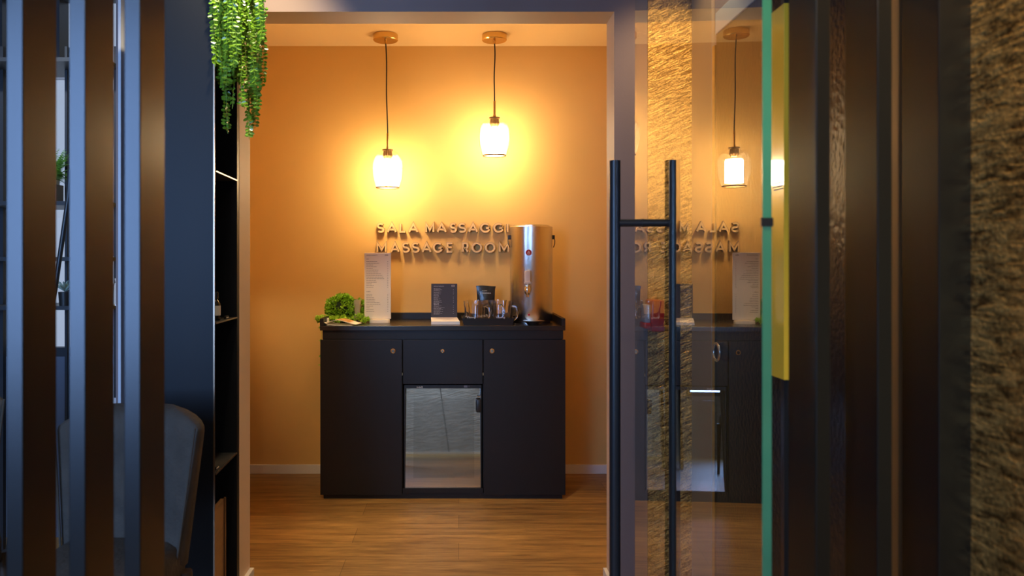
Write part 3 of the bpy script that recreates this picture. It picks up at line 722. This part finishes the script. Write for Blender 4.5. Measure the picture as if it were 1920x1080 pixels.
# mugs
TZ = WT + .0065
def make_mug():
    t = thing('glass_mug', 'x', 'mug', (0, 0, 0))
    po = [(.030, 0), (.035, .004), (.037, .02), (.039, .060), (.042, .072), (.0425, .086)]
    pi_ = [(.0395, .086), (.039, .072), (.0355, .060), (.0335, .012), (.028, .009), (.0001, .009)]
    b = B(); lathe(b, [(0.0001, 0.0)] + po + pi_, (0, 0, 0), 32); obj('cup', b, M_mug, t, world=False, smooth=50)
    b = B(); tube(b, [(.036, 0, .066), (.050, 0, .068), (.061, 0, .060), (.064, 0, .044), (.060, 0, .024), (.050, 0, .014), (.036, 0, .018)], .0046, 8); obj('handle', b, M_mug, t, world=False, smooth=60)
    b = B(); text_into(b, 'Vivere', .036, Vector((-.018, -.0385, .020)), 0, .0003); obj('lettering', b, mat('etched_white', (0.7, 0.66, 0.6), .6), t, world=False, label='pale printed word')
    return t
mug = make_mug()
mug_spots = [(889, 4.05, -20, 'front left clear glass mug on the black tray, beside the charcoal price list'),
             (941, 4.05, -12, 'front right clear glass mug on the black tray, handle towards the steel urn'),
             (894, 4.155, 30, 'clear glass mug behind the front left mug, under the black pouch edge'),
             (931, 4.155, -70, 'clear glass mug in the back row of the tray, between pouch and steel urn')]
for i, (px_, y_, rz, lab) in enumerate(mug_spots):
    o = mug if i == 0 else copy_tree(mug)
    o.scale = (1.32, 1.32, 1.36); o.location = (X(px_, y_), y_, TZ); o.rotation_euler = (0, 0, R(rz)); o['label'] = lab; o['group'] = 'clear glass mugs on the tray'

# black pouch behind the tray
YQ = 4.27
pu = thing('tea_pouch', 'black foil pouch with pale lettering, standing upright behind the glass mugs', 'pouch', (X(910, YQ), YQ, WT))
b = B(); nx, nz = 10, 10; g = {}
for s in (0, 1):
    for i in range(nx + 1):
        for j in range(nz + 1):
            u, v_ = i / nx, j / nz
            wdt = .052 * (1 - .06 * math.sin(v_ * PI)) + (.003 if v_ > .9 else 0); th_ = .002 + .022 * (math.sin(PI * u) ** .7) * (1 - v_) ** .6
            g[s, i, j] = b.verts.new((X(911, YQ) + (u - .5) * 2 * wdt, YQ + (-1 if s == 0 else 1) * th_ + .008 * (1 - v_) * 0, WT + v_ * (Z(536, YQ) - WT) + .002 * math.sin(u * 5)))
for s in (0, 1):
    for i in range(nx):
        for j in range(nz): b.faces.new((g[s, i, j], g[s, i + 1, j], g[s, i + 1, j + 1], g[s, i, j + 1]))
for j in range(nz):
    for i in (0, nx): b.faces.new((g[0, i, j], g[1, i, j], g[1, i, j + 1], g[0, i, j + 1]))
for i in range(nx):
    for j in (0, nz): b.faces.new((g[0, i, j], g[1, i, j], g[1, i + 1, j], g[0, i + 1, j]))
obj('pouch', b, M_foil, pu, smooth=50)
b = B(); text_into(b, 'è GALENICA', .058, Vector((X(900.5, YQ), YQ - .0245, Z(550.5, YQ))), 0, .0006); text_into(b, 'la natura', .026, Vector((X(904, YQ), YQ - .0235, Z(545.5, YQ))), 0, .0004)
obj('lettering', b, M_paper, pu, label='pale printed lettering')

# steel urn
YU = 4.19; ux = X(996, YU); ur = (X(1036, YU) - X(956.5, YU)) / 2
un = thing('drinks_urn', 'tall brushed steel drinks urn with tap and red badge, on the black cabinet', 'urn', (ux, YU, WT))
uz = Z(426, YU)
b = B(); lathe(b, [(ur - .012, 0), (ur - .012, .010), (ur - .001, .012), (ur, .014), (ur, uz - WT), (ur - .004, uz - WT + .003)], (ux, YU, WT), 96); obj('body', b, M_steel, un, smooth=35)
b = B(); lathe(b, [(ur - .016, uz - WT + .003), (ur - .016, uz - WT + .008), (ur - .022, uz - WT + .011), (.0001, uz - WT + .012)], (ux, YU, WT), 64); ld = obj('lid', b, M_steel, un, smooth=35)
fy = YU - ur
tx = X(988, fy)
b = B(); lathe(b, [(.0135, 0), (.0135, -.004), (.008, -.005), (.008, -.03)], (tx, fy, Z(541, fy)), 20, axis='y')
lathe(b, [(.008, .0), (.0155, .010), (.017, .035), (.013, .042), (.016, .044), (.016, .048), (.007, .050)], (tx, fy - .030, Z(552, fy)), 24)
lathe(b, [(.0075, 0), (.0085, .016)], (tx, fy - .030, Z(556.5, fy)), 20)
tp = obj('tap', b, M_chrome, un, smooth=35)
b = B(); MT = Matrix.Translation((tx, fy - .030, Z(529, fy))) @ Matrix.Rotation(R(-6), 4, 'X')
box(b, -.0145, .0145, -.010, .009, 0, .060, .003, mat=MT); box(b, -.0165, .0165, -.018, .010, -.008, .002, .002, mat=MT)
box(b, -.004, .004, -.004, .004, -.022, -.006, 0, mat=MT)
o = obj('tap_lever', b, M_cream, None, smooth=40, label='cream plastic lever'); o.data.transform(Matrix.Translation(-un.location)); o.parent = tp
b = B(); lathe(b, [(.0001, -.002), (.0150, -.002), (.0155, 0.0), (.0150, .004)], (X(991.3, fy), fy, Z(473.5, fy)), 28, axis='y'); obj('badge', b, M_red, un, smooth=40, label='round red badge')
b = B(); torus(b, (X(991.3, fy), fy - .0022, Z(474.5, fy)), .0062, .0012, 'y', 20, 5); box(b, X(991.3, fy) - .0012, X(991.3, fy) + .0012, fy - .0035, fy - .002, Z(473.5, fy) - .003, Z(473.5, fy) + .010)
obj('badge_emblem', b, M_paper, un, label='white drop emblem')
b = B(); lathe(b, [(.0001, -.004), (.005, -.003), (.0055, .004)], (X(991.5, fy), fy, Z(590.5, fy)), 16, axis='y'); obj('indicator', b, M_red, un, smooth=40, label='small red light')
for s in (-1, 1):
    b = B(); x_ = ux + s * ur
    box(b, x_ - .006 if s > 0 else x_ - .012, x_ + .012 if s > 0 else x_ + .006, YU - .012, YU + .012, Z(449, YU), Z(441, YU), .002)
    tube(b, [(x_ + s * .009, YU, Z(446, YU)), (x_ + s * .0125, YU - .01, Z(451, YU)), (x_ + s * .010, YU - .02, Z(458, YU)), (x_ + s * .002, YU - .028, Z(464, YU))], .0024, 8)
    obj('carry_handle', b, M_bplastic, un, smooth=40)
b = B(); lathe(b, [(.030, 0), (.036, .006), (.056, .020), (.058, .022), (.054, .0215), (.034, .013), (.0001, .013)], (X(1000.5, 4.02), 4.025, WT), 48); o = obj('drip_tray', b, M_steel, un, smooth=40)

# ------------------------------------------------------------------ shelf unit on the left, open towards the passage
# built in local axes: x along the open face towards the far wall, y away from the passage
A_ = Vector((-0.7700, 2.422, 0)); B_ = Vector((-0.7845, 2.744, 0)); ud = (B_ - A_).normalized(); un2 = Vector((-ud.y, ud.x, 0))
UM = Matrix(((ud.x, un2.x, 0, A_.x), (ud.y, un2.y, 0, A_.y), (0, 0, 1, 0), (0, 0, 0, 1))); UL = (B_ - A_).length
su = thing('shelf_unit', 'tall black shelf unit with dark blue end panel, beneath the hanging plant', 'shelf unit', (-0.90, 2.58, 0))
def ubox(name, *a, m=M_unit, bev=0.0, root=su, label=None):
    b = B(); box(b, *a, bevel=bev, mat=UM); return obj(name, b, m, root, label=label)
UH = 2.07; UW = 0.27
ubox('end_panel', 0.0, 0.018, 0.004, UW, 0, UH, bev=.001)
ubox('edge_strip', -.001, 0.004, -.0005, .004, 0, UH, m=M_shelf, label='thin bronze edge')
ubox('end_panel', UL - .030, UL - .001, 0.0, UW - .02, 0, UH, bev=.001)
ubox('back_panel', .018, UL - .03, UW - .012, UW, 0, UH)
ubox('top_panel', .0, UL - .001, .0, UW, UH, UH + .018)
for z_ in (1.507, 1.023, .544):
    ubox('shelf', .018, UL - .030, .002, UW - .012, z_ - .004, z_, m=M_void)
    ubox('shelf_edge', .018, UL - .030, -.001, .002, z_ - .004, z_, m=M_shelf, label='bright metal front edge')
ubox('cupboard_door', .018, .155, .010, .022, .04, Z(988, 2.43) + .045, m=M_oakp, label='brown wooden cupboard front')
ubox('cupboard_trim', .150, .157, .004, .010, .04, Z(988, 2.43) + .05, m=M_shelf)
def bottle(u, v_, z_, sc, label):
    b = B(); p = UM @ Vector((u, v_, z_)); t = thing('dark_bottle', label, 'bottle', p, group='dark bottles on the shelf unit')
    lathe(b, [(.016 * sc, 0), (.018 * sc, .003 * sc), (.018 * sc, .058 * sc), (.010 * sc, .070 * sc), (.008 * sc, .074 * sc), (.011 * sc, .076 * sc), (.011 * sc, .098 * sc), (.009 * sc, .1 * sc)], p, 24); obj('bottle_body', b, M_bottle, t, smooth=35)
    b = B(); lathe(b, [(.0183 * sc, .018 * sc), (.0183 * sc, .052 * sc)], p, 24); obj('label_wrap', b, M_blabel, t, smooth=35, label='pale paper label')
bottle(.12, .03, 1.023, .95, 'dark bottle with pale label on the middle shelf of the black shelf unit')
bottle(.035, .03, .544, .95, 'dark bottle with pale label on the lower shelf of the black shelf unit')
for u_, z_ in ((.20, 1.023), (.075, .544)):
    b = B(); p = UM @ Vector((u_, .012, z_)); box(b, p.x - .006, p.x + .002, p.y - .016, p.y + .016, z_, z_ + .010, .001)
    o = obj('price_tag', b, M_void); props(o, 'tiny dark price tag beside the bottle on the %s shelf' % ('middle' if z_ > 1 else 'lower'), 'price tag')
    b = B(); box(b, p.x + .002, p.x + .0026, p.y - .012, p.y + .012, z_ + .003, z_ + .006); obj('printed_line', b, M_inkl, o)
# lamp strip seen as highlight on the upper shelf
# ------------------------------------------------------------------ trailing plant on top of the unit
tp_ = thing('hanging_plant', 'lush green artificial plant trailing down from the top of the black shelf unit', 'plant', (-0.86, 2.56, UH + .018))
b = B(); lathe(b, [(.055, 0), (.075, .11), (.070, .11), (.05, .01), (.0001, .01)], (-0.86, 2.56, UH + .018), 32); obj('pot', b, M_pot, tp_, smooth=40)
crown = Vector((-0.84, 2.55, UH + .13))
def trail(bm, bs, tip, reach, n_=None, ll=.017):
    """arching then hanging stem with paired leaves"""
    pts = []; a = crown + Vector((random.uniform(-.03, .03), random.uniform(-.05, .05), 0))
    top = Vector((tip.x * .8 + a.x * .2, tip.y * .8 + a.y * .2, max(a.z + random.uniform(-.03, .05), 0)))
    L1 = 8
    for k in range(L1):
        u = k / (L1 - 1); q = a.lerp(Vector((tip.x, tip.y, a.z - .06)), u); q.z += .05 * math.sin(u * PI) + reach * 0; pts.append(q)
    z0 = pts[-1].z; steps = max(2, int((z0 - tip.z) / .022)); sw = random.uniform(.004, .010); ph = random.random() * 6; s2 = random.random() * 6
    for k in range(1, steps + 1):
        u = k / steps; pts.append(Vector((tip.x + sw * math.sin(ph + u * 4) , tip.y + sw * math.sin(s2 + u * 5), z0 + (tip.z - z0) * u)))
    tube(bs, pts, .0009, 4, cap=False)
    ang = random.random() * PI
    acc = 0
    for k in range(len(pts) - 1):
        d = (pts[k + 1] - pts[k]); L_ = d.length; d.normalize(); m_ = max(1, int(L_ / .0105))
        for j in range(m_):
            p = pts[k] + d * L_ * j / m_; ang += random.uniform(-.5, .5)
            side = Vector((math.cos(ang), math.sin(ang), 0)); side = (side - d * side.dot(d)).normalized()
            for s in (-1, 1):
                dirn = (side * s + d * random.uniform(-.1, .5) + rnd() * .3).normalized()
                leaf(bm, p, dirn, d.cross(side) * (1 if random.random() < .8 else -1), ll * random.uniform(.75, 1.1), ll * .62, 0, .3)
specs = [(427, 250, 2.44), (431, 247, 2.47), (436, 205, 2.45), (415, 140, 2.40), (420, 168, 2.43), (468, 262, 2.52), (472, 258, 2.56), (479, 226, 2.54), (484, 205, 2.50), (489, 165, 2.52), (463, 228, 2.56), (455, 205, 2.50), (448, 200, 2.46), (476, 240, 2.58)]
for px_, py_, y_ in specs:
    bl, bs_ = B(), B(); trail(bl, bs_, P(px_, py_, y_), 0); me = bpy.data.meshes.new('s'); bs_.to_mesh(me); bs_.free(); bl.from_mesh(me); bpy.data.meshes.remove(me)
    obj('trailing_stem', bl, M_leaf3, tp_)
bl, bs_ = B(), B()
for i in range(84):
    px_ = random.uniform(401, 490); y_ = random.uniform(2.36, 2.62)
    lim = 60 + 105 * random.random() ** 0.9 if px_ < 484 else 60 + 70 * random.random()
    trail(bl, bs_, P(px_, lim, y_), 0, ll=.0175)
me = bpy.data.meshes.new('s'); bs_.to_mesh(me); bs_.free(); bl.from_mesh(me); bpy.data.meshes.remove(me)
obj('foliage', bl, M_leaf3, tp_)

# ------------------------------------------------------------------ armchairs in the lounge
def padded(bm, prof, depth, y, n=1):
    pass
def make_chair():
    t = thing('armchair', 'x', 'armchair', (0, 0, 0))
    # backrest: lofted rounded-rectangle sections, facing -Y, top edge arched
    b = B(); nz = 34; nu = 32; rings = []
    for k in range(nz + 1):
        v = k / nz; z_ = .40 + v * .415
        hw_ = .165 + .045 * v - (0.0 if v < .86 else .12 * ((v - .86) / .14) ** 2.0)
        dp = .050 * (1 - .25 * v) * (1 if v < .93 else (1 - ((v - .93) / .07) ** 2 * .85))
        yc = .20 + .06 * v; ring = []
        for i in range(nu):
            a = 2 * PI * i / nu; c_, s_ = math.cos(a), math.sin(a); e = .45
            x_ = hw_ * math.copysign(abs(c_) ** e, c_); y_ = dp * math.copysign(abs(s_) ** e, s_)
            y_ += -.07 * (x_ / .2) ** 2            # wraps forward at the sides
            ring.append(b.verts.new((x_, yc + y_, z_)))
        rings.append(ring)
    for a, c in zip(rings, rings[1:]):
        for i in range(nu): b.faces.new((a[i], a[(i + 1) % nu], c[(i + 1) % nu], c[i]))
    b.faces.new(rings[0]); b.faces.new(rings[-1]); obj('backrest', b, M_velvet, t, world=False, smooth=70)
    for s in (-1, 1):
        b = B(); pts = []
        for k in range(12):
            v = k / 11 * .9; hw_ = .165 + .045 * v; pts.append((s * (hw_ - .006), .20 + .06 * v - .07 * (hw_ / .2) ** 2 - .037, .40 + v * .415))
        tube(b, pts, .0035, 8); obj('piping', b, M_velvetw, t, world=False, smooth=70)
    b = B(); box(b, -.165, .165, -.26, .19, .35, .47, .035); obj('seat', b, M_velvet, t, world=False, smooth=60)
    for sx in (-1, 1):
        for sy in (-1, 1):
            b = B(); tube(b, [(sx * .17, sy * .17 - .02, .39), (sx * .19, sy * .20 - .02, 0)], [.018, .010], 10); obj('leg', b, M_wleg, t, world=False, smooth=60)
    return t
ch = make_chair(); ch.location = (-.915, 1.92, 0); ch.rotation_euler = (0, 0, R(-6)); ch['label'] = 'charcoal velvet armchair with high rounded back behind the slats, beside the shelf unit'; ch['group'] = 'charcoal armchairs in the lounge'
c2_ = copy_tree(ch); c2_.location = (-1.55, 2.25, 0); c2_.rotation_euler = (0, 0, R(35)); c2_['label'] = 'charcoal armchair at the left edge of the photo, mostly hidden by the first slat'

# ------------------------------------------------------------------ lounge shelving with plants
YS = 3.15
sh = thing('metal_shelving', 'open black metal shelving in front of the lounge window, seen between the slats', 'shelving', (-1.7, YS, 0))
for px_ in (-60, 4, 126, 221):
    b = B(); w_ = {221: 5.5, 126: 2.4}.get(px_, 4.5); box(b, X(px_ - w_, YS), X(px_ + w_, YS), YS - .01, YS + .01, 0, 2.10); obj('upright', b, M_frame, sh)
for py_ in (386, 486, 574, 128):
    b = B(); box(b, X(-62, YS), X(226, YS), YS - .14, YS + .12, Z(py_ + 3.6, YS), Z(py_ - 3.6, YS)); obj('shelf', b, M_frame, sh)
b = B(); box(b, X(104, YS), X(124, YS), YS + .13, YS + .14, .3, Z(580, YS)); o = obj('storage_panel', b, M_dgrey, sh)
b = B(); tube(b, [(X(123, YS), YS - .15, Z(560, YS) - .02), (X(118, YS), YS - .15, .2)], .006, 8); obj('side_rail', b, M_chrome, sh, smooth=60, label='bright thin rail')
b = B(); box(b, X(209, YS), X(216, YS), YS + .0, YS + .01, Z(745, YS), Z(578, YS)); box(b, X(207, YS), X(227, YS), YS - .02, YS + .05, Z(765, YS), Z(745, YS)); obj('white_panel', b, M_lwhite, sh)
# fern in a pale square pot
sz = lambda py_: Z(py_ - 3.6, YS)
fn = thing('potted_fern', 'green fern in a pale square pot on the upper shelf of the metal shelving', 'plant', (X(104, YS), YS - .05, sz(386)))
px0_ = X(110, YS)
b = B(); box(b, X(92, YS), X(115, YS), YS - .10, YS - .01, sz(386), Z(338, YS), .003); obj('pot', b, M_lwhite, fn)
b = B(); cpt = Vector((X(112, YS), YS - .055, Z(338, YS)))
for i in range(90):
    az = random.random() * 2 * PI; el = random.uniform(.2, 1.4); L_ = random.uniform(.07, .175)
    d = Vector((math.cos(az) * math.cos(el), math.sin(az) * math.cos(el), math.sin(el))); prev = cpt.copy()
    for k in range(1, 13):
        u = k / 12; q = cpt + d * L_ * u + Vector((0, 0, -.05 * u * u)); dd_ = (q - prev).normalized(); sd = dd_.cross(Vector((0, 0, 1))).normalized()
        for s in (-1, 1): leaf(b, q, (sd * s + dd_ * .4), Vector((0, 0, 1)), .034 * (1.1 - u), .010, 0, .1)
        prev = q
obj('fronds', b, M_fern, fn)
# succulent
sc_ = thing('small_succulent', 'small spiky plant in a black pot on the lower shelf of the metal shelving', 'plant', (X(124, YS), YS - .11, sz(574)))
pb = Vector((X(124, YS - .1), YS - .11, sz(574)))
b = B(); lathe(b, [(.020, 0), (.024, .055), (.021, .055), (.0001, .05)], pb, 24); obj('pot', b, M_bplastic, sc_, smooth=40)
b = B()
for i in range(22):
    az = i * 2.4; el = .5 + .6 * (i / 22); d = Vector((math.cos(az) * math.cos(el), math.sin(az) * math.cos(el), math.sin(el)))
    leaf(b, pb + Vector((0, 0, .055)), d, Vector((0, 0, 1)), .055, .010, 0, .2)
obj('leaves', b, mat('grey_green_leaf', (.35, .45, .38), .5), sc_)
# glass bottle
b = B(); q = Vector((X(221, YS - .1), YS - .10, sz(574))); lathe(b, [(.0001, 0), (.017, 0), (.018, .01), (.018, .085), (.012, .092), (.013, .108), (.011, .108), (.010, .093), (.015, .083), (.015, .006), (.0001, .005)], q, 24)
o = obj('glass_jar', b, M_mug, smooth=40); props(o, 'clear glass jar on the lower shelf of the metal shelving, beside its right upright', 'jar')
b = B(); box(b, X(119, YS), X(129, YS), YS - .10, YS - .04, sz(386), Z(350, YS), .002); o = obj('grey_box', b, M_dgrey); props(o, 'small dark grey box beside the fern pot on the metal shelving', 'box')
# leaning black rod
b = B(); y0_ = 2.78; tube(b, [P(131.5, 318, y0_), P(128.5, 368, y0_), P(103, 545, y0_), Vector((X(103, y0_) - .20, y0_, 0.01))], [.0085, .0085, .0085, .0085], 10)
o = obj('lamp_pole', b, M_bpow, smooth=60); props(o, 'black slanting lamp pole leaning in front of the metal shelving', 'pole')
